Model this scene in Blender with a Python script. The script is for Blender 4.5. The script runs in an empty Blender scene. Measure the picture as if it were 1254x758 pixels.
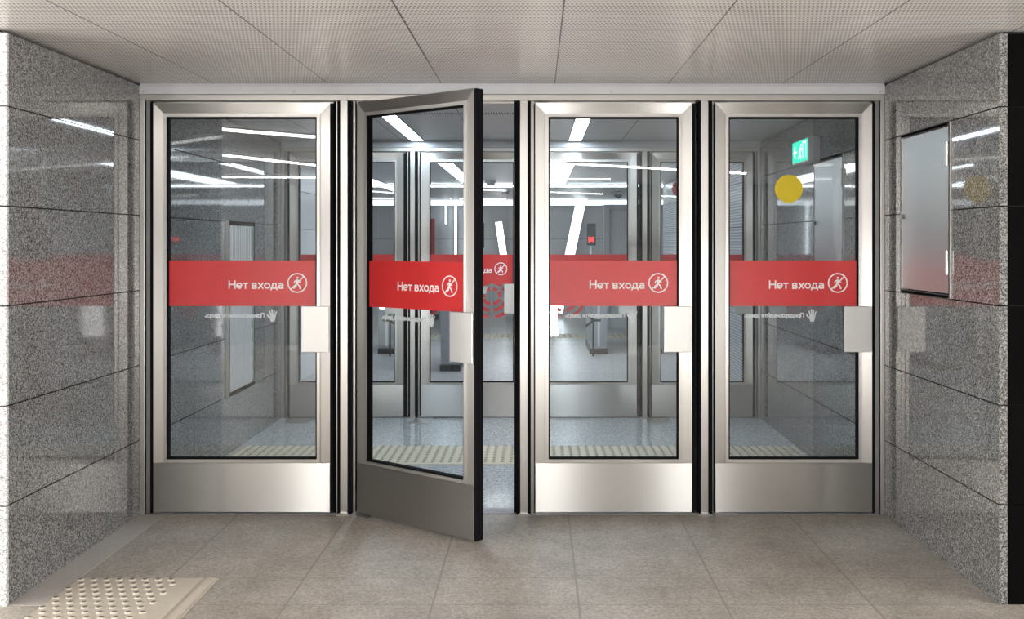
import bpy, bmesh, math, random
from mathutils import Vector, Matrix
random.seed(7)
S = bpy.context.scene
C = S.collection

# ------------------------------------------------------------------ camera, world, exposure
CAM_Y, CAM_Z, F = -5.7, 1.51, 1254.0
cd = bpy.data.cameras.new('camera'); cam = bpy.data.objects.new('camera', cd); C.objects.link(cam)
cam.location = (0, CAM_Y, CAM_Z); cam.rotation_euler = (math.pi / 2, 0, 0)
cd.sensor_fit = 'HORIZONTAL'; cd.sensor_width = 36; cd.lens = 36
cd.shift_x = -30 / 1254; cd.shift_y = -81 / 1254
cd.clip_start = 0.05
S.camera = cam
w = bpy.data.worlds.new('world'); S.world = w; w.use_nodes = True
w.node_tree.nodes['Background'].inputs[0].default_value = (.9, .93, 1, 1)
w.node_tree.nodes['Background'].inputs[1].default_value = 0.05
S.view_settings.view_transform = 'Standard'; S.view_settings.look = 'None'
S.view_settings.gamma = 1; S.view_settings.use_curve_mapping = False
S.view_settings.exposure = 0.0
S.cycles.max_bounces = 10; S.cycles.diffuse_bounces = 5; S.cycles.glossy_bounces = 6
S.cycles.transparent_max_bounces = 24
S.cycles.use_denoising = True
S.cycles.sample_clamp_indirect = 6
S.cycles.caustics_reflective = False; S.cycles.caustics_refractive = False

L_VEST, L_HALL, L_LINE, L_BAR, L_FILL = 42.0, 14.0, 30.0, 5.0, 53.0   # lamp strengths

def X(px, y=0.0): return (px - 657) * (y - CAM_Y) / F
def Z(py, y=0.0): return CAM_Z + (298 - py) * (y - CAM_Y) / F

# ------------------------------------------------------------------ node helpers
class N:
    def __init__(s, name):
        s.m = bpy.data.materials.new(name); s.m.use_nodes = True
        s.t = s.m.node_tree; s.t.nodes.clear()
        s.out = s.t.nodes.new('ShaderNodeOutputMaterial')
    def n(s, typ, ins=None, **kw):
        nd = s.t.nodes.new(typ)
        for k, v in kw.items(): setattr(nd, k, v)
        for k, v in (ins or {}).items(): s.put(nd, k, v)
        return nd
    def put(s, nd, k, v):
        if isinstance(v, bpy.types.NodeSocket): s.t.links.new(v, nd.inputs[k])
        else: nd.inputs[k].default_value = v
    def math(s, op, a, b=0.0, c=0.0):
        return s.n('ShaderNodeMath', {0: a, 1: b, 2: c}, operation=op).outputs[0]
    def mix(s, f, a, b):
        nd = s.n('ShaderNodeMix', data_type='RGBA')
        for k, v in ((0, f), (6, a), (7, b)): s.put(nd, k, v)
        return nd.outputs[2]
    def ramp(s, f, stops, interp='LINEAR'):
        nd = s.n('ShaderNodeValToRGB', {0: f}); cr = nd.color_ramp; cr.interpolation = interp
        while len(cr.elements) < len(stops): cr.elements.new(.5)
        for e, (p, c) in zip(cr.elements, stops):
            e.position = p; e.color = (c, c, c, 1) if isinstance(c, (int, float)) else (*c, 1)
        return nd.outputs[0]
    def coord(s): return s.n('ShaderNodeTexCoord').outputs['Object']
    def sep(s, v):
        o = s.n('ShaderNodeSeparateXYZ', {0: v}).outputs; return o[0], o[1], o[2]
    def scaled(s, v, sc): return s.n('ShaderNodeMapping', {0: v, 3: sc}).outputs[0]
    def noise(s, v, scale, detail=3, rough=.5):
        return s.n('ShaderNodeTexNoise', {'Vector': v, 'Scale': scale, 'Detail': detail, 'Roughness': rough}).outputs[0]
    def bsdf(s, **kw):
        b = s.n('ShaderNodeBsdfPrincipled')
        for k, v in kw.items():
            s.put(b, k.replace('_', ' '), (*v, 1) if isinstance(v, tuple) and len(v) == 3 else v)
        s.t.links.new(b.outputs[0], s.out.inputs[0]); return b
    def line(s, v, at, pitch, half):      # 1 on thin lines v = at + k * pitch
        q = s.math('FRACT', s.math('ADD', s.math('DIVIDE', s.math('SUBTRACT', v, at), pitch), .5))
        return s.math('LESS_THAN', s.math('ABSOLUTE', s.math('SUBTRACT', q, .5)), half / pitch)

def plain(name, col, rough=.5, metal=0.0, **kw):
    k = N(name)
    v = k.coord(); nz = k.noise(v, 14, 3)
    c = k.mix(nz, tuple(x * .93 for x in col) + (1,), tuple(min(1, x * 1.07) for x in col) + (1,))
    k.bsdf(Base_Color=c, Roughness=rough, Metallic=metal, **kw); return k.m

def emit(name, col, st):
    k = N(name); e = k.n('ShaderNodeEmission', {0: (*col, 1), 1: st}); k.t.links.new(e.outputs[0], k.out.inputs[0]); return k.m

def steel_mat(name, col, rough, stretch, smear=None, aniso=.7, metal=1.0):
    k = N(name); v = k.coord()
    b = k.noise(k.scaled(v, stretch), 30, 2)
    p = k.noise(v, 5, 3)
    c = k.mix(p, tuple(x * .95 for x in col) + (1,), col + (1,))
    r = k.math('ADD', k.math('MULTIPLY', p, .02), rough - .01)
    r = k.math('ADD', r, k.math('MULTIPLY', b, .01))
    b = k.bsdf(Base_Color=c, Roughness=r, Metallic=metal)
    if smear:                       # brushed grain: highlights spread across it
        tv = k.n('ShaderNodeVectorTransform', {0: smear}, vector_type='VECTOR', convert_from='OBJECT', convert_to='WORLD')
        k.put(b, 'Anisotropic', aniso); k.put(b, 'Tangent', tv.outputs[0])
    return k.m

def granite(name, lo, mid, hi, rough, scale=150, tint=(1, 1, 1)):
    k = N(name); v = k.coord()
    vo = k.n('ShaderNodeTexVoronoi', {'Vector': v, 'Scale': scale})
    rnd = k.sep(vo.outputs['Color'])[0]
    g = k.math('ADD', k.math('MULTIPLY', rnd, .75), k.math('MULTIPLY', k.noise(v, scale * .35, 2), .45))
    T = lambda x: tuple(x * t for t in tint)
    c = k.ramp(g, [(.18, T(lo)), (.42, T(mid * .75)), (.6, T(mid)), (.82, T(hi)), (1, T(hi * 1.15))])
    k.bsdf(Base_Color=c, Roughness=rough, IOR=1.5); return k.m

def floor_mat(name, base, dark, rough, joints_x, joints_y, jcol, grain=.25, stain=.55):
    k = N(name); v = k.coord(); x, y, z = k.sep(v)
    st = k.ramp(k.noise(v, 2.1, 6, .68), [(.38, 0.0), (.66, 1.0)])
    st2 = k.noise(k.scaled(v, (3, .5, 1)), 3.0, 4)
    f = k.math('MULTIPLY', k.math('ADD', k.math('MULTIPLY', st, .6), k.math('MULTIPLY', st2, .4)), stain)
    c = k.mix(f, (*base, 1), (*dark, 1))
    gr = k.sep(k.n('ShaderNodeTexVoronoi', {'Vector': v, 'Scale': 110}).outputs['Color'])[0]
    gm = k.math('ADD', k.math('MULTIPLY', k.math('SUBTRACT', gr, .5), grain), 1.0)
    c = k.n('ShaderNodeVectorMath', {0: c, 1: k.n('ShaderNodeCombineXYZ', {0: gm, 1: gm, 2: gm}).outputs[0]}, operation='MULTIPLY').outputs[0]
    j = 0.0
    for at, p in joints_x: j = k.math('MAXIMUM', k.line(x, at, p, .0042), j)
    for at, p in joints_y: j = k.math('MAXIMUM', k.line(y, at, p, .003), j)
    c = k.mix(j, c, (*jcol, 1))
    k.bsdf(Base_Color=c, Roughness=rough); return k.m

def ceiling_mat(name, col, rough, dense):
    k = N(name); v = k.coord(); x, y, z = k.sep(v)
    j = k.line(x, -.53, .632, .003)
    j = k.math('MAXIMUM', j, k.line(y, -1.424, 4.0, .003))
    if dense:
        rowv = k.math('DIVIDE', y, .0335); row = k.math('FLOOR', rowv)
        u = k.math('ADD', k.math('DIVIDE', x, .0166), k.math('MULTIPLY', k.math('MODULO', k.math('ABSOLUTE', row), 2.0), .5))
        fx = k.math('ABSOLUTE', k.math('SUBTRACT', k.math('FRACT', u), .5))
        fy = k.math('ABSOLUTE', k.math('SUBTRACT', k.math('FRACT', rowv), .5))
        h = k.math('MULTIPLY', k.math('LESS_THAN', fx, .27), k.math('LESS_THAN', fy, .22))
        c = k.mix(h, (*col, 1), (.2, .19, .18, 1))
    else:
        fx = k.math('FRACT', k.math('DIVIDE', x, .0185))
        h = k.math('MULTIPLY', k.math('LESS_THAN', fx, .5), k.math('LESS_THAN', k.math('ABSOLUTE', k.math('SUBTRACT', y, 1.32)), .06))
        c = k.mix(h, (*col, 1), (.03, .03, .03, 1))
    c = k.mix(j, c, (.02, .02, .02, 1))
    k.bsdf(Base_Color=c, Roughness=rough + .04, Metallic=.1); return k.m

def mesh_panel_mat(name):
    k = N(name); v = k.coord(); x, y, z = k.sep(v)
    fy = k.math('ABSOLUTE', k.math('SUBTRACT', k.math('FRACT', k.math('DIVIDE', y, .04)), .5))
    fz = k.math('ABSOLUTE', k.math('SUBTRACT', k.math('FRACT', k.math('DIVIDE', z, .028)), .5))
    h = k.math('MULTIPLY', k.math('LESS_THAN', fy, .34), k.math('LESS_THAN', fz, .22))
    k.bsdf(Base_Color=k.mix(h, (.62, .65, .68, 1), (.2, .21, .22, 1)), Roughness=.4); return k.m

def glass_mat(name, tint, refl):
    k = N(name)
    fc = k.n('ShaderNodeLayerWeight', {0: .5}).outputs['Facing']
    f = k.math('ADD', refl, k.math('MULTIPLY', k.math('POWER', fc, 5.0), 1 - refl))
    t = k.n('ShaderNodeBsdfTransparent', {0: (*tint, 1)})
    g = k.n('ShaderNodeBsdfGlossy', {0: (1, 1, 1, 1), 'Roughness': 0.0})
    m = k.n('ShaderNodeMixShader', {0: f, 1: t.outputs[0], 2: g.outputs[0]})
    k.t.links.new(m.outputs[0], k.out.inputs[0]); return k.m

M = dict(
    steel=steel_mat('brushed_steel', (.62, .605, .58), .32, (3, 3, .15), (1, 0, 0)),
    kick=steel_mat('brushed_kick_steel', (.60, .59, .57), .295, (.12, 3, 3), (0, 0, 1), 1.0),
    plate=steel_mat('scuffed_plate_steel', (.66, .655, .64), .40, (.3, .3, .3)),
    darksteel=steel_mat('dark_steel', (.30, .30, .31), .4, (3, 3, .2)),
    rubber=plain('black_rubber', (.006, .006, .007), .8, Specular_IOR_Level=.08),
    black=plain('black_polished_stone', (.003, .003, .003), .1, Specular_IOR_Level=.03),
    trim=plain('painted_aluminium', (.62, .63, .66), .35),
    glass=glass_mat('door_glass', (.93, .955, .965), .045),
    red=plain('red_film', (.60, .028, .030), .3),
    white=plain('white_film', (.86, .84, .84), .4),
    yellow=plain('yellow_film', (.68, .52, .005), .4),
    granite=granite('polished_granite', .014, .125, .26, .04, 210, (1, .985, .96)),
    granite_joint=plain('joint', (.02, .02, .02), .8),
    floor=floor_mat('stone_floor', (.48, .445, .395), (.25, .225, .185), .5, [(.177, .612)], [(-1.08, 50), (-1.42, 50), (-2.02, 50)], (.27, .24, .205), .5, .9),
    border=floor_mat('border_stone', (.50, .465, .43), (.41, .38, .35), .5, [], [(-.6, .6)], (.4, .37, .34), .15, .6),
    vfloor=granite('vestibule_granite_floor', .22, .50, .68, .1, 150, (.95, .98, 1)),
    hfloor=granite('far_granite_floor', .2, .42, .6, .3, 90, (.98, .98, 1)),
    worn=plain('worn_stud_top', (.17, .15, .125), .8),
    tactile=plain('tactile_tile', (.54, .49, .41), .75),
    tactile2=plain('yellow_tactile_tile', (.60, .53, .41), .6),
    ceil=ceiling_mat('perforated_ceiling', (.80, .77, .75), .27, True),
    vceil=ceiling_mat('smooth_ceiling', (.72, .72, .72), .3, False),
    hceil=plain('far_ceiling', (.75, .75, .75), .4),
    hwall=plain('pale_wall_panel', (.72, .74, .76), .35),
    rearwall=plain('grey_wall_panel', (.20, .20, .20), .35),
    lightgranite=granite('pale_granite', .2, .55, .75, .2, 210),
    access=steel_mat('access_door_steel', (.50, .50, .495), .40, (.1, .1, .1)),
    mesh=mesh_panel_mat('perforated_white_panel'),
    lamp=emit('lamp_diffuser', (.78, .90, 1), L_VEST),
    hlamp=emit('far_lamp_diffuser', (.95, .98, 1), L_HALL),
    line=emit('line_lamp_diffuser', (1, .97, .93), L_LINE),
    bar=emit('bar_lamp_diffuser', (.96, .98, 1), L_BAR),
    rear=emit('fill_bar_diffuser', (1, .98, .955), L_FILL),
    rear3=emit('added_low_bar_diffuser', (1, .98, .955), 56.0),
    cove=emit('cove_diffuser', (.96, .98, 1), 2.4),
    redled=emit('red_led', (1, .05, .05), 3.0),
    green=emit('exit_green', (.02, .75, .45), 1.6),
    exitwhite=emit('exit_white', (.8, 1, .95), 1.8),
    grey=plain('grey_plastic', (.42, .43, .45), .4),
    dark=plain('dark_plastic', (.03, .032, .036), .35),
    slat=plain('grille_metal', (.78, .78, .78), .4, .3),
    void=plain('dark_void', (.015, .015, .017), .9),
)

for k_ in ('redled', 'green', 'exitwhite'): M[k_].cycles.emission_sampling = 'NONE'
for k_ in ('rear', 'rear3', 'line', 'lamp', 'hlamp', 'bar', 'cove'): M[k_].cycles.emission_sampling = 'FRONT'
# ------------------------------------------------------------------ mesh helpers
def bx(bm, x0, x1, y0, y1, z0, z1, mi=0):
    vs = [bm.verts.new(p) for p in ((x0, y0, z0), (x1, y0, z0), (x1, y1, z0), (x0, y1, z0), (x0, y0, z1), (x1, y0, z1), (x1, y1, z1), (x0, y1, z1))]
    for f in ((0, 3, 2, 1), (4, 5, 6, 7), (0, 1, 5, 4), (1, 2, 6, 5), (2, 3, 7, 6), (3, 0, 4, 7)):
        bm.faces.new([vs[i] for i in f]).material_index = mi

def prism(bm, poly, y0, y1, mi=0, slope=None):
    """polygon in x,z (counter-clockwise seen from -y) extruded from y0 to y1; slope(x,z) shifts the front"""
    a = [bm.verts.new((p[0], y0 + (slope(*p) if slope else 0), p[1])) for p in poly]
    b = [bm.verts.new((p[0], y1, p[1])) for p in poly]
    n = len(poly)
    bm.faces.new(a).material_index = mi; bm.faces.new(b[::-1]).material_index = mi
    for i in range(n):
        bm.faces.new((a[(i + 1) % n], a[i], b[i], b[(i + 1) % n])).material_index = mi

def cyl(bm, p, q, r, seg=16, r2=None):
    p, q = Vector(p), Vector(q); d = q - p
    mat = Matrix.Translation((p + q) / 2) @ d.to_track_quat('Z', 'Y').to_matrix().to_4x4()
    bmesh.ops.create_cone(bm, cap_ends=True, segments=seg, radius1=r, radius2=r if r2 is None else r2, depth=d.length, matrix=mat)

STEP = [0]
def ribbon(bm, pts, wd, y0, y1, closed=False):
    """flat stroke of constant width along x,z points, mitred, with thickness y0..y1 (fronts a hair apart where strokes cross)"""
    STEP[0] = (STEP[0] + 1) % 9; y0 -= STEP[0] * 1.5e-5; y1 += STEP[0] * 1.5e-5
    P = [Vector(p) for p in pts]; n = len(P); L = []; R = []
    for i in range(n):
        a = P[i - 1] if (i > 0 or closed) else None
        b = P[(i + 1) % n] if (i < n - 1 or closed) else None
        d1 = (P[i] - a).normalized() if a is not None else None
        d2 = (b - P[i]).normalized() if b is not None else None
        d1 = d1 or d2; d2 = d2 or d1
        n1 = Vector((-d1.y, d1.x)); n2 = Vector((-d2.y, d2.x)); m = (n1 + n2)
        m = m.normalized() if m.length > 1e-6 else n1
        s = min(wd / 2 / max(.35, m.dot(n1)), wd)
        L.append(P[i] + m * s); R.append(P[i] - m * s)
    V = [[bm.verts.new((q.x, y, q.y)) for q in side] for y in (y0, y1) for side in (L, R)]
    la, ra, lb, rb = V
    for i in range(n if closed else n - 1):
        j = (i + 1) % n
        for f in ((ra[i], ra[j], la[j], la[i]), (lb[i], lb[j], rb[j], rb[i]), (la[i], la[j], lb[j], lb[i]), (rb[i], rb[j], ra[j], ra[i])):
            bm.faces.new(f)
    if not closed:
        bm.faces.new((ra[0], la[0], lb[0], rb[0])); bm.faces.new((la[-1], ra[-1], rb[-1], lb[-1]))

def arc(cx, cz, rx, rz, a0, a1, n=14):
    return [(cx + rx * math.cos(math.radians(a0 + (a1 - a0) * i / n)), cz + rz * math.sin(math.radians(a0 + (a1 - a0) * i / n))) for i in range(n + 1)]

def obj(name, bm, mats, parent=None, bevel=0.0, smooth=False, loc=None):
    bmesh.ops.recalc_face_normals(bm, faces=bm.faces)
    me = bpy.data.meshes.new(name); bm.to_mesh(me); bm.free()
    for m in (mats if isinstance(mats, (list, tuple)) else [mats]): me.materials.append(M[m])
    if smooth:
        for p in me.polygons: p.use_smooth = True
    o = bpy.data.objects.new(name, me); C.objects.link(o)
    if parent: o.parent = parent
    if loc: o.location = loc
    if bevel:
        b = o.modifiers.new('bevel', 'BEVEL'); b.width = bevel; b.segments = 2; b.limit_method = 'ANGLE'
    return o
def B(): return bmesh.new()
def tag(o, label, cat, group=None, kind=None):
    o['label'] = label; o['category'] = cat
    if group: o['group'] = group
    if kind: o['kind'] = kind
    return o
def thing(name, label, cat, loc=(0, 0, 0), rz=0, group=None):
    o = bpy.data.objects.new(name, None); C.objects.link(o); o.location = loc; o.rotation_euler = (0, 0, rz)
    o.empty_display_size = .1
    return tag(o, label, cat, group)
def struct(name, bm, mats, label, cat, **kw):
    return tag(obj(name, bm, mats, **kw), label, cat, None, 'structure')
def boxes(name, parent, mat, *bs, bevel=0.0):
    bm = B()
    for b in bs: bx(bm, *b)
    return obj(name, bm, mat, parent, bevel)

# ------------------------------------------------------------------ the setting
XL, XR, H = -2.205, 1.935, 2.40
YN, YB = -1.43, 3.15                     # near ends of the side walls, plane of the inner row of doors
ROWS = [0, .4163, .8327, 1.249, 1.6653, 2.0816, 2.389]

bm = B(); bx(bm, -8, 8, -10, 0.0, -.06, 0); struct('floor', bm, 'floor', 'dusty beige stone tile floor before the doors', 'floor')
bm = B(); bx(bm, XL, -2.06, YN, -.0, 0, .0015); struct('trim_1', bm, 'border', 'paler smooth stone border along the left granite wall', 'floor border')
bm = B(); bx(bm, -2.8, 2.6, 0.0, YB + .1, -.06, 0); struct('floor_vestibule', bm, 'vfloor', 'glossy speckled grey granite floor between the two rows of doors', 'floor')
bm = B(); bx(bm, -6, 6, YB + .1, 15.4, -.06, 0); struct('floor_station', bm, 'hfloor', 'pale glossy granite floor of the station hall beyond the inner doors', 'floor')
bm = B(); bx(bm, -8, 8, -10, -.0, H, H + .05); struct('ceiling', bm, 'ceil', 'perforated metal panel ceiling in front of the doors', 'ceiling')
bm = B(); bx(bm, -2.8, 2.6, 0.0, YB + .05, H, H + .05); struct('ceiling_vestibule', bm, 'vceil', 'smooth grey metal ceiling between the two rows of doors', 'ceiling')
bm = B(); bx(bm, -6, 6, YB + .05, 15.4, H, H + .05); struct('ceiling_station', bm, 'hceil', 'plain grey ceiling of the station hall beyond the inner doors', 'ceiling')

def slabs_x(bm, x0, x1, y_cuts, rows=ROWS, skip=()):
    g = .0028
    for a, b in zip(y_cuts[:-1], y_cuts[1:]):
        for c, d in zip(rows[:-1], rows[1:]):
            if (a, c) in skip: continue
            bx(bm, x0, x1, a + g, b - g, c + g if c else 0, d - g)
def slabs_y(bm, y0, y1, x_cuts, rows=ROWS, mi=0):
    g = .0028
    for a, b in zip(x_cuts[:-1], x_cuts[1:]):
        for c, d in zip(rows[:-1], rows[1:]):
            bx(bm, a + g, b - g, y0, y1, c + g if c else 0, d - g, mi)

bm = B(); slabs_x(bm, XL - .035, XL, [YN + .008, 0.01]); slabs_x(bm, XL - .035, XL, [.01, .9, 2.15, YB + .1])
slabs_y(bm, YN - .012, YN + .008, [-7, -5.6, -4.2, -2.8, XL + .0028], mi=2)
bx(bm, XL - .2, XL - .036, YN + .031, YB + .1, 0, H, 1); bx(bm, -7, XL - .0355, YN + .010, YN + .1, 0, H, 1)
struct('wall_left', bm, ['granite', 'granite_joint', 'lightgranite'], 'polished speckled grey granite slab wall left of the doors', 'wall')
AY0, AY1 = -.92, -.27                    # access door in the right wall
VY0, VY1 = .75, 1.43                     # the second one, behind the doors
bm = B()
cuts = [YN + .01, AY0, AY1, 0.01]
slabs_x(bm, XR, XR + .035, cuts, skip={(AY0, ROWS[3]), (AY0, ROWS[4])})
cuts = [0.01, VY0, VY1, 2.3, YB + .1]
slabs_x(bm, XR, XR + .035, cuts, skip={(VY0, ROWS[3]), (VY0, ROWS[4])})
bx(bm, XR + .05, XR + .2, YN + .04, YB + .1, 0, H, 1)
for a, b in ((AY0, AY1), (VY0, VY1)): bx(bm, XR + .036, XR + .05, a - .01, b + .01, 1.24, 2.09, 1)
struct('wall_right', bm, ['granite', 'granite_joint'], 'polished speckled grey granite slab wall right of the doors', 'wall')
bm = B(); slabs_y(bm, YN + .011, YN + .04, [XR + .036, 3.3, 4.6, 5.9, 7])
bx(bm, XR + .037, 7, YN + .041, YN + .1, 0, H, 1)
struct('wall_hall', bm, ['black', 'granite_joint'], 'polished black stone slab wall at the right edge', 'wall')
bm = B(); slabs_y(bm, -9.6, -9.5, [-7 + 1.4 * i for i in range(11)]); slabs_x(bm, -7.04, -7, [-9.5, -5.5, YN]); slabs_x(bm, 7, 7.04, [-9.5, -5.5, YN])
struct('wall_rear', bm, 'rearwall', 'pale panelled walls of the hall behind the camera', 'wall')
# station hall beyond the inner doors
bm = B(); slabs_x(bm, -2.65, -2.6, [YB + .1, 5.0, 6.7, 8.4]); bx(bm, -2.65, XL - .03, YB + .02, YB + .1, 0, H)
struct('wall_station_left', bm, 'hwall', 'pale grey panelled wall left of the station hall', 'wall')
bm = B(); slabs_x(bm, XR, XR + .05, [YB + .1, 5.2, 7.3, 9.9]); struct('wall_station_right', bm, 'mesh', 'white perforated metal wall panels right of the station hall', 'wall')
bm = B(); slabs_y(bm, 15.3, 15.4, [-6 + 1.5 * i for i in range(9)], [0, .8, 1.6, 2.4]); slabs_x(bm, -6.05, -6, [8.4, 12, 15.3], [0, .8, 1.6, 2.4]); slabs_x(bm, 6, 6.05, [9.9, 12.5, 15.3], [0, .8, 1.6, 2.4])
bx(bm, -6, -2.6, 8.35, 8.4, 0, H); bx(bm, XR, 6, 9.9, 9.95, 0, H)
struct('wall_station', bm, 'hwall', 'far pale wall of the station hall', 'wall')

# ------------------------------------------------------------------ door frames
POSTS = [(410, 413, 417, 426, 431, 434), (632.5, 632.6, 637, 646, 650, 654), (856, 856.1, 858, 867, 872.5, 875)]
def frame(y0, label):
    t = thing('door_frame', label, 'door frame', (0, y0, 0))
    boxes('header', t, 'steel', (XL, XR, -.004, .13, 2.305, 2.338), (XL + .02, XR - .02, .055, .13, 2.296, 2.305), bevel=.002)
    boxes('cover_strip', t, 'trim', (XL, XR, -.02, .13, 2.338, 2.385), (XL, XR, -.008, .13, 2.385, 2.399), bevel=.002)
    for px in (177, 361, 748, 1076):
        bm = B(); cyl(bm, (X(px), -.0215, 2.352), (X(px), -.02, 2.352), .004, 12); obj('screw', bm, 'darksteel', t)
    # left and right jambs: pale face, dark recess, black seal
    boxes('jamb', t, 'steel', (XL, X(178), -.012, .13, 0, 2.305), bevel=.002)
    boxes('jamb', t, 'steel', (X(1077.5), XR, -.012, .13, 0, 2.305), bevel=.002)
    boxes('jamb_recess', t, 'darksteel', (X(178), X(183.5), .012, .13, 0, 2.305))
    boxes('jamb_recess', t, 'darksteel', (X(1071), X(1077.5), .012, .13, 0, 2.305))
    boxes('seal', t, 'rubber', (X(183.5), X(186.6), .004, .05, 0.004, 2.3))
    boxes('seal', t, 'rubber', (X(1069), X(1071), .004, .05, 0.004, 2.3))
    for a, b, c, d, e, f in POSTS:
        boxes('mullion', t, 'steel', (X(c), X(d), -.012, .13, 0, 2.305), (X(a), X(f), .03, .12, 0, 2.305), bevel=.002)
        boxes('seal', t, 'rubber', (X(b), X(c), .001, .03, 0.004, 2.302))
        boxes('seal', t, 'rubber', (X(d), X(e), .001, .03, 0.004, 2.302))
        boxes('seal', t, 'rubber', (X(a) - .012, X(a) + .001, .024, .06, 0.004, 2.302))
        bm = B(); prism(bm, [(X(c) - .02, 0), (X(d) + .02, 0), (X(d) + .002, .014), (X(c) - .002, .014)], -.03, -.0121); obj('foot_cap', bm, 'steel', t)
    boxes('threshold', t, 'darksteel', (X(178), X(1077), .004, .12, 0, .006))
    return t
frame(0, 'brushed steel frame around the front row of four glass doors')
frame(YB, 'steel frame of the inner row of doors seen through the glass')

# ------------------------------------------------------------------ lettering
SW = .155
def glyphs():
    x = .72
    o = lambda: [arc(.33, x / 2, .255, .285, 0, 360, 24)]
    g = {}
    g['Н'] = (.78, [[(.1, 0), (.1, 1)], [(.68, 0), (.68, 1)], [(.1, .52), (.68, .52)]])
    g['П'] = (.78, [[(.1, 0), (.1, .925), (.68, .925), (.68, 0)]])
    g['е'] = (.66, [[(.07, x / 2 - .01), (.585, x / 2 - .01)] , arc(.33, x / 2, .255, .285, 0, 318, 22)])
    g['т'] = (.58, [[(.02, x - .07), (.56, x - .07)], [(.29, 0), (.29, x - .1)]])
    g['в'] = (.64, [[(.1, 0), (.1, x)], [(.1, x - .07), (.36, x - .07)] + arc(.36, x * .75 - .02, .12, .125, 80, -80, 8) + [(.1, x / 2 + .005)], [(.36, x / 2 + .005)] + arc(.38, x * .25 + .02, .135, .14, 80, -80, 8) + [(.1, .07)]])
    g['х'] = (.62, [[(.06, 0), (.56, x)], [(.06, x), (.56, 0)]])
    g['о'] = (.66, o())
    g['д'] = (.72, [[(.06, -.17), (.06, .07), (.66, .07), (.66, -.17)], [(.15, .07), (.25, x - .07), (.55, x - .07), (.55, .07)]])
    g['а'] = (.64, [[(.1, x - .12)] + arc(.3, x - .24, .215, .17, 120, 0, 10) + [(.515, 0)], [(.515, .40), (.3, .40)] + arc(.26, .235, .165, .165, 95, 270, 10) + [(.36, .08), (.515, .16)]])
    g['р'] = (.68, [[(.1, -.26), (.1, x)], arc(.35, x / 2, .25, .285, 0, 360, 22)])
    g['и'] = (.68, [[(.1, x), (.1, .02)], [(.1, .05), (.58, x - .05)], [(.58, 0), (.58, x)]])
    g['й'] = (.68, g['и'][1] + [arc(.34, x + .24, .15, .12, 200, 340, 8)])
    g['ж'] = (.92, [[(.46, 0), (.46, x)], [(.05, 0), (.38, x / 2), (.05, x)], [(.87, 0), (.54, x / 2), (.87, x)], [(.3, x / 2), (.62, x / 2)]])
    g['ь'] = (.62, [[(.1, x), (.1, .07), (.36, .07)] + arc(.37, .22, .135, .15, -80, 80, 8) + [(.1, .37)]])
    g[' '] = (.3, [])
    return g
G = glyphs()
def write(bm, text, x0, z0, h, width, y0, y1, mirror=False, sw=SW):
    """lay text from x0 (left edge when read) so that it is `width` wide"""
    adv = sum(G[c][0] for c in text); sx = width / adv; x = 0.0; s = -1 if mirror else 1
    for c in text:
        a, strokes = G[c]
        for st in strokes:
            closed = len(st) > 16 and abs(st[0][0] - st[-1][0]) < 1e-6 and abs(st[0][1] - st[-1][1]) < 1e-6
            pts = [(x0 + s * (x + p[0]) * sx, z0 + p[1] * h) for p in (st[:-1] if closed else st)]
            ribbon(bm, pts, sw * h, y0, y1, closed)
        x += a

def no_entry(bm, cx, cz, r, y0, y1):
    ribbon(bm, arc(cx, cz, r, r, 0, 360, 40)[:-1], r * .13, y0, y1, True)
    q = r * .68
    ribbon(bm, [(cx - q, cz - q), (cx + q, cz + q)], r * .12, y0, y1)
    # walking figure
    k = lambda *p: [(cx + a * r, cz + b * r) for a, b in p]
    ribbon(bm, k((.02, .66), (.02, .44)), r * .2, y0, y1)
    ribbon(bm, k((.0, .36), (-.06, -.08)), r * .22, y0, y1)
    ribbon(bm, k((-.04, .34), (-.26, .2), (-.36, -.02)), r * .1, y0, y1)
    ribbon(bm, k((.06, .32), (.22, .1), (.38, .08)), r * .1, y0, y1)
    ribbon(bm, k((-.02, -.06), (.2, -.3), (.34, -.66)), r * .15, y0, y1)
    ribbon(bm, k((-.06, -.06), (-.16, -.36), (-.42, -.6)), r * .15, y0, y1)

def hand(bm, cx, cz, s, y0, y1):
    """raised palm with five separate fingers, s = height"""
    k = lambda *p: [(cx + a * s, cz + b * s) for a, b in p]
    prism(bm, k((-.14, -.5), (.14, -.5), (.24, -.2), (.26, .08), (-.2, .08), (-.22, -.18)), y0, y1)
    for a, b, dx, l in ((-.16, .06, -.10, .30), (-.03, .06, -.03, .40), (.10, .06, .03, .37), (.22, .04, .10, .26)):
        ribbon(bm, k((a, b), (a + dx * .5, b + l * .6), (a + dx, b + l)), s * .105, y0, y1)
    ribbon(bm, k((-.14, -.28), (-.34, -.1), (-.42, .08)), s * .12, y0, y1)

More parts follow.
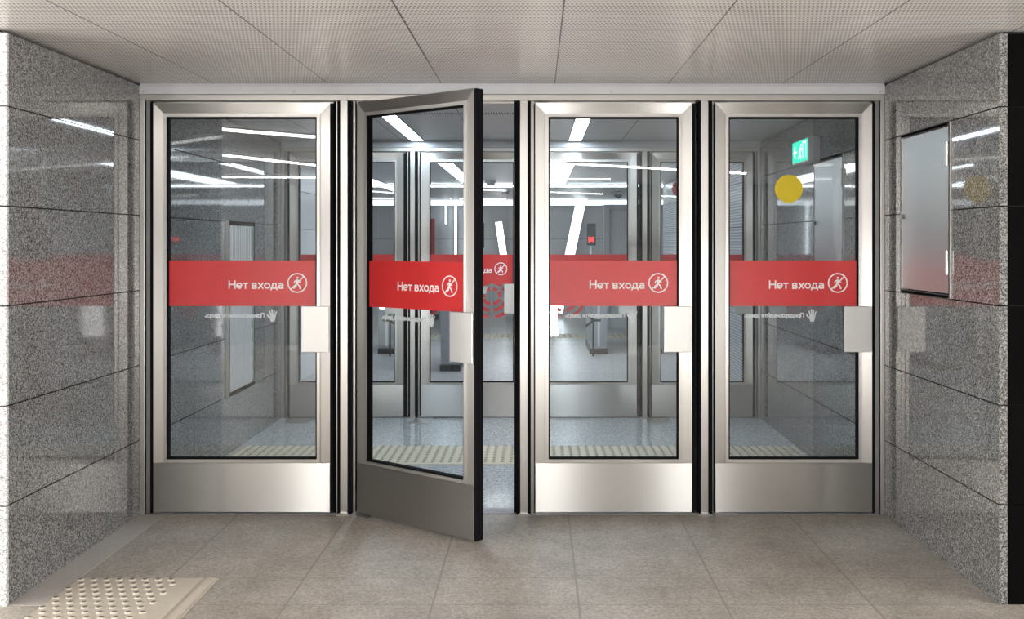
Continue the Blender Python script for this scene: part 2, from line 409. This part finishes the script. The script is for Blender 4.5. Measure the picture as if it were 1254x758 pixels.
# ------------------------------------------------------------------ glass doors
T = .05
def door(x0, W, y0, rz, label, group, band=True, disc=False, plate=True):
    t = thing('glass_door', label, 'door', (x0, y0, 0), rz, group); t['kind'] = 'thing'
    zb, zt = .012, 2.292
    s, lip, gk = .056, .018, .008            # stile face, glazing bead, gasket
    zg0, zg1 = .315, zt - .086               # glass opening
    xg0, xg1 = s + lip + gk, W - s - lip - gk
    rail = .058
    bm = B(); prism(bm, [(0, zb), (s, zb), (s, zt - rail), (0, zt)], .001, T, slope=lambda x, z: .006 * x / s); obj('stile', bm, 'steel', t)
    bm = B(); prism(bm, [(W - s, zb), (W, zb), (W, zt), (W - s, zt - rail)], .001, T, slope=lambda x, z: .006 * (W - x) / s); obj('stile', bm, 'steel', t)
    bm = B(); prism(bm, [(s, zt - rail), (W - s, zt - rail), (W, zt), (0, zt)], .001, T, slope=lambda x, z: .006 * (zt - z) / rail); obj('top_rail', bm, 'kick', t)
    boxes('bottom_rail', t, 'steel', (s, W - s, .006, T - .004, zb, zg0 - .022))
    # glazing bead: four mitred strips in one ring
    bm = B()
    a0, a1, b0, b1 = s, W - s, zg0 - .026, zt - rail
    c0, c1, d0, d1 = s + lip, W - s - lip, zg0 - .008, zg1 + .009
    for yy0, yy1 in ((.001, .014), (T - .012, T - .002)):
        for poly in ([(a0, b0), (a1, b0), (c1, d0), (c0, d0)], [(c0, d1), (c1, d1), (a1, b1), (a0, b1)], [(a0, b0), (c0, d0), (c0, d1), (a0, b1)], [(c1, d0), (a1, b0), (a1, b1), (c1, d1)]):
            prism(bm, poly, yy0, yy1)
    obj('glazing_bead', bm, 'steel', t)
    bm = B()
    for p in ((c0, xg0, zg0 - .008, zg1 + .009), (xg1, c1, zg0 - .008, zg1 + .009), (xg0, xg1, zg0 - .008, zg0), (xg0, xg1, zg1, zg1 + .009)):
        bx(bm, p[0], p[1], .008, T - .006, p[2], p[3])
    obj('gasket', bm, 'rubber', t)
    gp = boxes('glass_pane', t, 'glass', (xg0, xg1, .020, .028, zg0, zg1))
    boxes('kick_plate', t, 'kick', (.001, W - .001, -.002, .001, .014, .287), (.001, W - .001, T, T + .002, .014, .287), bevel=.0008)
    boxes('edge_seal', t, 'rubber', (-.006, -.0005, .004, T - .003, zb, zt - .004))
    boxes('edge_seal', t, 'rubber', (W + .0005, W + .017, -.001, T, zb, zt - .002))
    boxes('pivot', t, 'darksteel', (.0, .10, -.012, .012, 0, .012), (.02, .05, .012, .04, 0, .014))
    bm = B(); cyl(bm, (.012, .02, zt - .002), (.012, .02, 2.300), .008, 12); bx(bm, -.002, .07, .006, .03, zt - .002, zt + .003); obj('top_pivot', bm, 'darksteel', t)
    if plate:
        p = boxes('push_plate', t, 'plate', (W - .157, W - .004, -.012, -.001, .905, 1.16), (W - .06, W - .02, -.001, .006, .93, 1.13), bevel=.002)
    if band:
        b = boxes('notice_band', t, 'red', (xg0 - .001, xg1 + .004, .0185, .0199, 1.160, 1.414)); b['label'] = 'red film band reading Нет входа'
        bm = B(); write(bm, 'Нет входа', xg1 - .178 - .312, 1.256, .0475, .312, .0174, .0184); obj('lettering', bm, 'white', b)
        bm = B(); no_entry(bm, xg1 - .104, 1.289, .052, .0174, .0184); obj('no_entry_symbol', bm, 'white', b)
        bm = B(); hand(bm, xg1 - .245, 1.108, .072, 0.0284, 0.0289)
        write(bm, 'Придерживайте дверь', xg1 - .29, 1.095, .026, .335, 0.0284, 0.0289, True, .23)
        h = obj('hand_notice', bm, 'white', t); h['label'] = 'small white mirrored notice with a raised hand'
    if disc:
        bm = B(); cyl(bm, (X(967) - x0, .0185, Z(231)), (X(967) - x0, .0199, Z(231)), .078, 48); d = obj('warning_disc', bm, 'yellow', t); d['label'] = 'yellow round sticker'
    return t
g1, g2 = 'front row of glass doors', 'inner row of glass doors'
WD = .873
door(X(187.6), .984, 0, 0, 'wide closed glass door with red band, beside the left granite wall', g1)
door(X(437), WD + .004, 0, math.radians(-38.5), 'glass door with red band standing ajar, swung toward the viewer', g1)
door(X(655.5), WD, 0, 0, 'closed glass door with red band directly right of the open door', g1)
door(X(876), WD, 0, 0, 'closed glass door with a yellow round sticker above its red band', g1, disc=True)
door(X(187.6), .984, YB, 0, 'inner door seen through the wide glass door at the left granite wall', g2)
door(X(437), WD + .004, YB, 0, 'inner door with red band seen through and beside the open door', g2)
door(X(655.5), WD, YB, 0, 'inner door seen through the front door right of the open one', g2)
door(X(876), WD, YB, 0, 'inner door seen through the left part of the glass with the yellow sticker', g2)

# floor-spring cover plates at the inner frame
for i, (xx, lb) in enumerate(((-2.02, 'small steel floor plate at the inner frame by the left wall'), (-.98, 'small steel floor plate before the inner frame seen through the open door'), (1.03, 'small steel floor plate seen through the door right of the open one'))):
    tag(boxes('floor_plate', None, 'plate', (xx - .09, xx + .09, YB - .28, YB - .035, 0, .004), bevel=.001), lb, 'floor plate', 'floor spring covers')

# ------------------------------------------------------------------ tactile paving
def tactile(name, x0, x1, y0, y1, pitch, mat, label, ridges=False):
    bm = B(); bx(bm, x0, x1, y0, y1, 0, .004)
    nx = int((x1 - x0 - (.12 if ridges else 0)) / pitch); ny = int((y1 - y0) / pitch)
    for i in range(nx):
        for j in range(ny):
            px = x0 + pitch * (.5 + i) + (pitch * .25 if j % 2 else -pitch * .25) * (1 if ridges else 0); py = y1 - pitch * (.5 + j)
            cyl(bm, (px, py, .004), (px, py, .0095), pitch * .30, 10, pitch * .2)
    if ridges:
        for xx in (x1 - .10, x1 - .045): bx(bm, xx, xx + .03, y0 + .01, y1 - .01, .004, .0085)
    bm.faces.ensure_lookup_table()
    for f in bm.faces:
        if abs(f.calc_center_median().z - .0095) < 1e-5: f.material_index = 1
    return struct(name, bm, [mat, 'worn'], label, 'tactile paving')
tactile('trim_2', -2.055, -1.43, -2.0, -1.09, .058, 'tactile', 'pale studded tactile tile at the lower left of the floor', True)
tactile('trim_3', XL + .02, XR - .02, 1.28, 1.92, .06, 'tactile2', 'yellowish studded tactile strip across the floor behind the front doors')
tactile('trim_4', -2.5, 1.9, 10.6, 11.3, .1, 'tactile2', 'yellowish tactile strip across the station hall floor')

# ------------------------------------------------------------------ access doors in the right wall
def access(ya, yb, label):
    t = thing('access_door', label, 'access door', (XR, (ya + yb) / 2, 1.25)); hy = (yb - ya) / 2; h = .83
    f = .016
    bm = B()
    for b in ((-.006, .03, -hy, -hy + f, 0, h), (-.006, .03, hy - f, hy, 0, h), (-.006, .03, -hy + f, hy - f, h - f, h), (-.006, .03, -hy + f, hy - f, 0, f)): bx(bm, *b)
    obj('frame', bm, 'steel', t, .001)
    boxes('door_leaf', t, 'access', (-.003, .02, -hy + f + .003, hy - f - .003, f + .008, h - f - .004), bevel=.002)
    for z0 in (.17, .68):
        bm = B(); cyl(bm, (-.012, -hy + f, z0 - .055), (-.012, -hy + f, z0 + .055), .008, 12); bx(bm, -.0075, -.003, -hy + f, -hy + f + .03, z0 - .05, z0 + .05); obj('hinge', bm, 'steel', t)
    bm = B(); cyl(bm, (-.012, hy - .04, .40), (-.003, hy - .04, .40), .012, 16); bx(bm, -.018, -.012, hy - .045, hy - .035, .385, .415); obj('lock', bm, 'darksteel', t)
    return t
access(AY0, AY1, 'brushed steel access door in the right granite wall before the doors')
access(VY0, VY1, 'steel access door in the right wall seen through glass below the exit sign')

# ------------------------------------------------------------------ grille in the left vestibule wall
t = thing('wall_grille', 'tall metal grille on the left granite wall seen through the wide glass door', 'grille', (XL, 1.55, .42))
boxes('backing', t, 'void', (0, .003, .0, .66, 0, 1.25))
boxes('frame', t, 'steel', (0, .028, 0, .02, 0, 1.25), (0, .028, .64, .66, 0, 1.25), (0, .028, .02, .64, 0, .03), (0, .028, .02, .64, 1.22, 1.25), (0, .028, .02, .64, .76, .78))
bm = B()
for i in range(13):
    y = .035 + i * .047; bx(bm, .006, .022, y, y + .02, .78, 1.22)
obj('slat_panel', bm, 'slat', t)
bm = B()
n = 19
for i in range(-6, n):          # slanted slats of the lower panel
    ya = .02 + i * .034; yb = ya + .23; z0, z1 = .03, .76
    def at(u): return (ya + (yb - ya) * u, z0 + (z1 - z0) * u)
    u0 = max(0, (.02 - ya) / .23); u1 = min(1, (.624 - ya) / .23)
    if u1 <= u0 + .02: continue
    (p, q), (r_, s_) = at(u0), at(u1)
    vs = [bm.verts.new(v) for v in ((.020, p, q), (.020, p + .016, q), (.020, r_ + .016, s_), (.020, r_, s_), (.006, p, q), (.006, p + .016, q), (.006, r_ + .016, s_), (.006, r_, s_))]
    for f in ((0, 1, 2, 3), (7, 6, 5, 4), (0, 4, 5, 1), (1, 5, 6, 2), (2, 6, 7, 3), (3, 7, 4, 0)): bm.faces.new([vs[i_] for i_ in f])
obj('slat_panel', bm, 'slat', t)

# ------------------------------------------------------------------ exit sign
t = thing('exit_sign', 'green lit exit sign box on the right wall above the access door', 'exit sign', (XR, 1.27, 2.07))
boxes('housing', t, 'grey', (-.085, 0, 0, .43, 0, .17), bevel=.006)
f = boxes('lit_face', t, 'green', (-.088, -.086, .012, .418, .012, .158)); f['label'] = 'glowing green face'
bm = B()                                             # running figure, arrow and doorway, in the plane of the face
def rx(pts, wd):
    b2 = B(); ribbon(b2, pts, wd, 0, .001)
    for v in b2.verts: v.co = Vector((-.0895 + v.co.y, .43 - v.co.x, v.co.z))
    me = bpy.data.meshes.new('tmp'); b2.to_mesh(me); b2.free(); bm.from_mesh(me); bpy.data.meshes.remove(me)
rx([(.30, .03), (.30, .14), (.38, .14), (.38, .03)], .012)
rx([(.25, .135), (.25, .115)], .024); rx([(.245, .11), (.225, .07)], .026); rx([(.225, .07), (.25, .05), (.245, .025)], .014)
rx([(.22, .07), (.205, .045), (.17, .04)], .014); rx([(.245, .105), (.275, .09), (.285, .1)], .011); rx([(.235, .105), (.205, .1), (.2, .08)], .011)
rx([(.06, .085), (.14, .085)], .016); rx([(.095, .125), (.055, .085), (.095, .045)], .016)
obj('pictogram', bm, 'exitwhite', f)

# ------------------------------------------------------------------ lamps
def strip(x, y0, y1, wd, mat, label, z=H, group='ceiling strip lamps', drop=.012):
    t = thing('strip_lamp', label, 'lamp', (x, (y0 + y1) / 2, z), 0, group); h = (y1 - y0) / 2
    boxes('housing', t, 'trim', (-wd / 2 - .008, -wd / 2, -h, h, -drop, 0), (wd / 2, wd / 2 + .008, -h, h, -drop, 0), (-wd / 2 - .008, wd / 2 + .008, -h - .008, -h, -drop, 0), (-wd / 2 - .008, wd / 2 + .008, h, h + .008, -drop, 0))
    boxes('diffuser', t, mat, (-wd / 2, wd / 2, -h, h, -drop + .002, -.001)); return t
strip(-1.02, .75, 3.06, .10, 'lamp', 'bright ceiling strip lamp seen through the open door')
strip(.33, .75, 3.06, .10, 'lamp', 'bright ceiling strip lamp seen through the door right of the open one')
strip(.20, 5.35, 9.4, .44, 'hlamp', 'wide bright ceiling panel lamp in the station hall')
strip(-1.0, 5.4, 9.0, .16, 'hlamp', 'narrow ceiling lamp of the station hall seen through the open door')
strip(-2.33, 7.6, 11.5, .16, 'hlamp', 'ceiling lamp of the station hall next to its left wall')
t = thing('cross_lamp', 'long thin white lamp hung across the station hall ceiling', 'lamp', (-.4, 9.7, H))
boxes('housing', t, 'grey', (-2.6, 2.3, -.02, .02, -.012, 0)); boxes('diffuser', t, 'hlamp', (-2.6, 2.3, -.018, .018, -.04, -.012))
t = thing('cove_lamp', 'long bright cove light along the top of the far wall', 'lamp', (0, 15.28, 2.36))
boxes('housing', t, 'grey', (-5.8, 5.8, -.06, .015, -.09, -.075)); boxes('diffuser', t, 'cove', (-5.8, 5.8, -.03, .0, -.075, .03))

def segment(p, q, wd, mat, label, group, dep=.02, name='line_lamp'):
    """straight light line from p to q, its broad side facing the y or z axis"""
    p, q = Vector(p), Vector(q); d = q - p; L = d.length
    t = thing(name, label, 'lamp', p, 0, group)
    d.normalize(); nrm = Vector((0, 0, 1)) if abs(d.z) < .3 else Vector((0, -1 if p.y < -5 else 1, 0)) if abs(p.x) < 6.5 else Vector((1 if p.x > 0 else -1, 0, 0))
    sd = d.cross(nrm).normalized(); nrm = sd.cross(d)
    def part(nm, m, a, b, c, e, l0=0.0, l1=None):
        bm = B(); l1 = L if l1 is None else l1
        vs = [bm.verts.new(d * l + sd * s_ + nrm * h) for l in (l0, l1) for s_, h in ((a, c), (b, c), (b, e), (a, e))]
        for f in ((0, 1, 2, 3), (7, 6, 5, 4), (0, 4, 5, 1), (1, 5, 6, 2), (2, 6, 7, 3), (3, 7, 4, 0)): bm.faces.new([vs[i] for i in f])
        obj(nm, bm, m, t)
    part('housing', 'grey', -wd / 2 - .004, wd / 2 + .004, dep * .5, dep, 0, L)
    part('diffuser', mat, -wd / 2, wd / 2, -dep * .5 if nrm.z else -dep, dep * .5, .002, L - .002)
    return t
gl = 'light lines on the hall ceiling'
segment((-2.75, -1.75, H - .02), (-1.25, -3.15, H - .02), .03, 'line', 'thin bright ceiling line reflected highest in the wide left door', gl)
segment((-3.6, -3.3, H - .02), (-2.0, -6.6, H - .02), .035, 'line', 'thin ceiling line reflected second from the top in the wide left door', gl)
segment((-.9, -4.55, H - .02), (2.6, -7.0, H - .02), .04, 'line', 'thin ceiling line reflected across the door right of the open one', gl)
segment((-4.6, -7.6, H - .02), (1.0, -8.2, H - .02), .06, 'line', 'thin ceiling line reflected lowest in the wide left door', gl)
gb = 'added unseen fill bars on the hall side walls'  # bars added out of view as fill light, clear of the door reflections
for k, (y0, y1) in enumerate(((-2.0, -2.7), (-3.9, -3.2), (-4.4, -5.1), (-6.3, -5.6), (-6.8, -7.5))):
    for sx in (-1, 1):
        segment((sx * 6.96, y0, .05), (sx * 6.96, y1, 2.35), .28, 'rear', 'slanted fill bar added out of view on the hall side walls', gb, .03, 'light_bar')
for px, dx, lb in ((397, .03, 'low light bar added behind the camera, mirrored at the right stile of the wide left door'), (671, -.04, 'low light bar added behind the camera, mirrored left in the third red band'), (835, .05, 'low light bar added behind the camera, mirrored right in the third red band')):
    x0 = (px - 657) * 15.18 / F; segment((x0, -9.44, .13), (x0 + dx, -9.44, 1.10), .30, 'rear3', lb, 'added low light bars on the rear wall', .03, 'light_bar')  # bars added out of view, kept low to put streaks on the kick plates
gs = 'slanted light bars in the station hall'
def fbar(p, q, y, wd, label): segment((p[0], y, p[1]), (q[0], y, q[1]), wd, 'bar', label, gs, .03, 'light_bar')
fbar((X(683, 14.9), .12), (X(711.5, 14.9), 2.36), 14.9, .19, 'long slanted light bar seen through the door right of the open one')
fbar((X(621, 14.9), .8), (X(610.5, 14.9), 1.94), 14.9, .13, 'short slanted light bar seen through the gap of the open door')
fbar((X(546, 15.2), 1.9), (X(546, 15.2), 2.36), 15.2, .03, 'thin upright light line on the far wall, the shorter one')
fbar((X(558, 15.2), 1.2), (X(558, 15.2), 2.36), 15.2, .04, 'thin upright light line on the far wall, the longer one')

# ------------------------------------------------------------------ station hall furniture
def turnstile(x, y, ln, label, ind=None):
    t = thing('turnstile', label, 'turnstile', (x, y, 0), 0, 'turnstiles in the station hall')
    bm = B(); prism(bm, [(-.11, .07), (.11, .07), (.13, .9), (.1, 1.0), (-.1, 1.0), (-.13, .9)], 0, ln); obj('body', bm, 'grey', t, .01)
    boxes('base', t, 'dark', (-.12, .12, -.01, ln + .01, 0, .07))
    boxes('front_stripe', t, 'white', (-.015, .015, -.004, 0, .1, .95))
    boxes('top_panel', t, 'dark', (-.09, .09, .05, ln - .05, 1.0, 1.012))
    if ind:
        ix, iz = ind
        bm = B(); cyl(bm, (ix, ln * .6, 1.0), (ix, ln * .6, iz - .12), .02, 12); cyl(bm, (0, ln * .6, 1.0), (ix * 1.01, ln * .6, 1.0), .021, 12); obj('indicator_post', bm, 'grey', t)
        h = boxes('indicator', t, 'dark', (ix - .065, ix + .065, ln * .6 - .03, ln * .6 + .03, iz - .15, iz + .17), bevel=.008)
        bm = B()
        for s in (-1, 1): prism(bm, [(ix - .045, iz - .1 if s < 0 else iz - .03), (ix - .035, iz - .11 if s < 0 else iz - .02), (ix + .045, iz - .03 if s < 0 else iz - .1), (ix + .035, iz - .02 if s < 0 else iz - .11)][::s], ln * .6 - .033, ln * .6 - .031)
        bx(bm, ix - .04, ix + .04, ln * .6 - .034, ln * .6 - .031, iz - .09, iz - .035)
        obj('red_cross_light', bm, 'redled', h)
    return t
turnstile(.85, 8.3, 1.3, 'grey turnstile post with pale stripe seen below the red band', (-.06, 1.63))
turnstile(1.6, 8.3, 1.3, 'grey turnstile behind the push plate next to the perforated wall', (0, 1.63))
turnstile(-1.02, 6.4, 1.3, 'grey turnstile close behind the inner door of the open one', (.30, 1.6))
turnstile(-.13, 8.3, 1.3, 'grey turnstile hidden mostly by the middle mullion', None)
turnstile(-2.05, 8.3, 1.3, 'grey turnstile at the far left of the hall')
M['gateglass'] = glass_mat('gate_glass', (.93, .95, .95), .03)
def gate(x, y, side, label):
    t = thing('gate_wing', label, 'glass gate', (x, y, 0), 0, 'glass wings of the turnstiles')
    x0, x1 = (.012, .40) if side > 0 else (-.40, -.012)
    boxes('pane', t, 'gateglass', (x0, x1, 0, .01, .2, 1.15), bevel=.002)
    bm = B()
    for r in (.10, .185, .275):
        if side > 0:
            for a0, a1 in ((-84, -20), (-8, 38), (50, 84)): ribbon(bm, arc(.01, .80, r, r, a0, a1, 12), .045, -.002, -.0005)
        else:
            for a0, a1 in ((264, 200), (188, 142), (130, 96)): ribbon(bm, arc(-.01, .80, r, r, a0, a1, 12), .045, -.002, -.0005)
    a = obj('red_arcs', bm, 'red', t); a['label'] = 'three red concentric broken arcs'
    s = side; e = x1 if side > 0 else x0
    bm = B(); ribbon(bm, [(e - s * .10, .56), (e + s * .0, .48), (e - s * .10, .40)], .028, -.012, .022); bx(bm, e - .012, e + .012, -.006, .016, 0, .56); bx(bm, min(e - s * .01, e + s * .10), max(e - s * .01, e + s * .10), -.008, .018, .465, .495); obj('clamp', bm, 'dark', t)
for cx, nm in ((-.60, 'open door gap'), (.36, 'door right of the open one')):
    for sd, w_ in ((-1, 'left'), (1, 'right')):
        gate(cx, 8.0, sd, f'{w_} red-arced glass gate wing seen through the {nm}')
gate(-1.56, 8.0, -1, 'left glass wing with red arcs in the farthest left gate')
gate(-1.56, 8.0, 1, 'right glass wing with red arcs in the farthest left gate')

t = thing('fire_bell', 'round red fire bell on the perforated wall', 'fire bell', (XR, 8.35, Z(231, 8.3)))
bm = B(); cyl(bm, (-.03, 0, 0), (0, 0, 0), .055, 24); obj('base', bm, 'red', t)
bm = B(); cyl(bm, (-.03, 0, 0), (-.07, 0, 0), .105, 28, .05); cyl(bm, (-.07, 0, 0), (-.08, 0, 0), .02, 16); obj('gong', bm, 'red', t)
t = thing('dome_camera', 'black dome camera hanging from the station hall ceiling', 'camera', (X(757, 10.5), 10.5, H))
bm = B(); cyl(bm, (0, 0, -.10), (0, 0, 0), .02, 16); cyl(bm, (0, 0, -.12), (0, 0, -.08), .075, 24, .06); obj('housing', bm, 'grey', t)
bm = B(); bmesh.ops.create_uvsphere(bm, u_segments=24, v_segments=12, radius=.062, matrix=Matrix.Translation((0, 0, -.122))); obj('dome', bm, 'dark', t, smooth=True)
for px, yy, lb in ((601, 9.0, 'white smoke detector on the thin cross lamp, seen in the open door gap'), (619, 11.5, 'white smoke detector farther back, seen in the open door gap')):
    t = thing('smoke_detector', lb, 'smoke detector', (X(px, yy - .15), yy - .15, H), 0, 'smoke detectors')
    bm = B(); cyl(bm, (0, 0, -.03), (0, 0, 0), .08, 24); obj('base', bm, 'trim', t)
    bm = B(); cyl(bm, (0, 0, -.075), (0, 0, -.03), .05, 24, .065); obj('cap', bm, 'grey', t)
t = thing('red_pillar_sign', 'narrow red upright panel at the far wall', 'sign', (X(529.5, 14.6), 14.6, 0))
boxes('panel', t, 'red', (-.05, .05, -.02, .02, .1, 2.0), bevel=.004); boxes('base', t, 'dark', (-.12, .12, -.1, .1, 0, .1), bevel=.01)
t = thing('service_door', 'pale grey service door at the left of the station hall', 'door', (-2.6, 7.2, 0)); t['kind'] = 'thing'
boxes('frame', t, 'steel', (0, .03, 0, .05, 0, 2.15), (0, .03, .95, 1.0, 0, 2.15), (0, .03, .05, .95, 2.1, 2.15)); boxes('door_leaf', t, 'trim', (0, .018, .05, .95, .01, 2.1))
bm = B(); cyl(bm, (.05, .12, 1.02), (.05, .26, 1.02), .011, 12); cyl(bm, (.018, .12, 1.02), (.05, .12, 1.02), .012, 12); obj('handle', bm, 'darksteel', t)
t = thing('portal_post', 'white upright edge of a passage right of the far wall', 'post', (X(743, 12.5), 12.5, 0))
boxes('post', t, 'trim', (-.05, .05, 0, .1, 0, 2.2), bevel=.004); boxes('lintel', t, 'trim', (.05, 1.6, 0, .1, 2.1, 2.2), bevel=.004)
boxes('panel', t, 'hwall', (.05, 1.6, .06, .1, 0, 2.1))
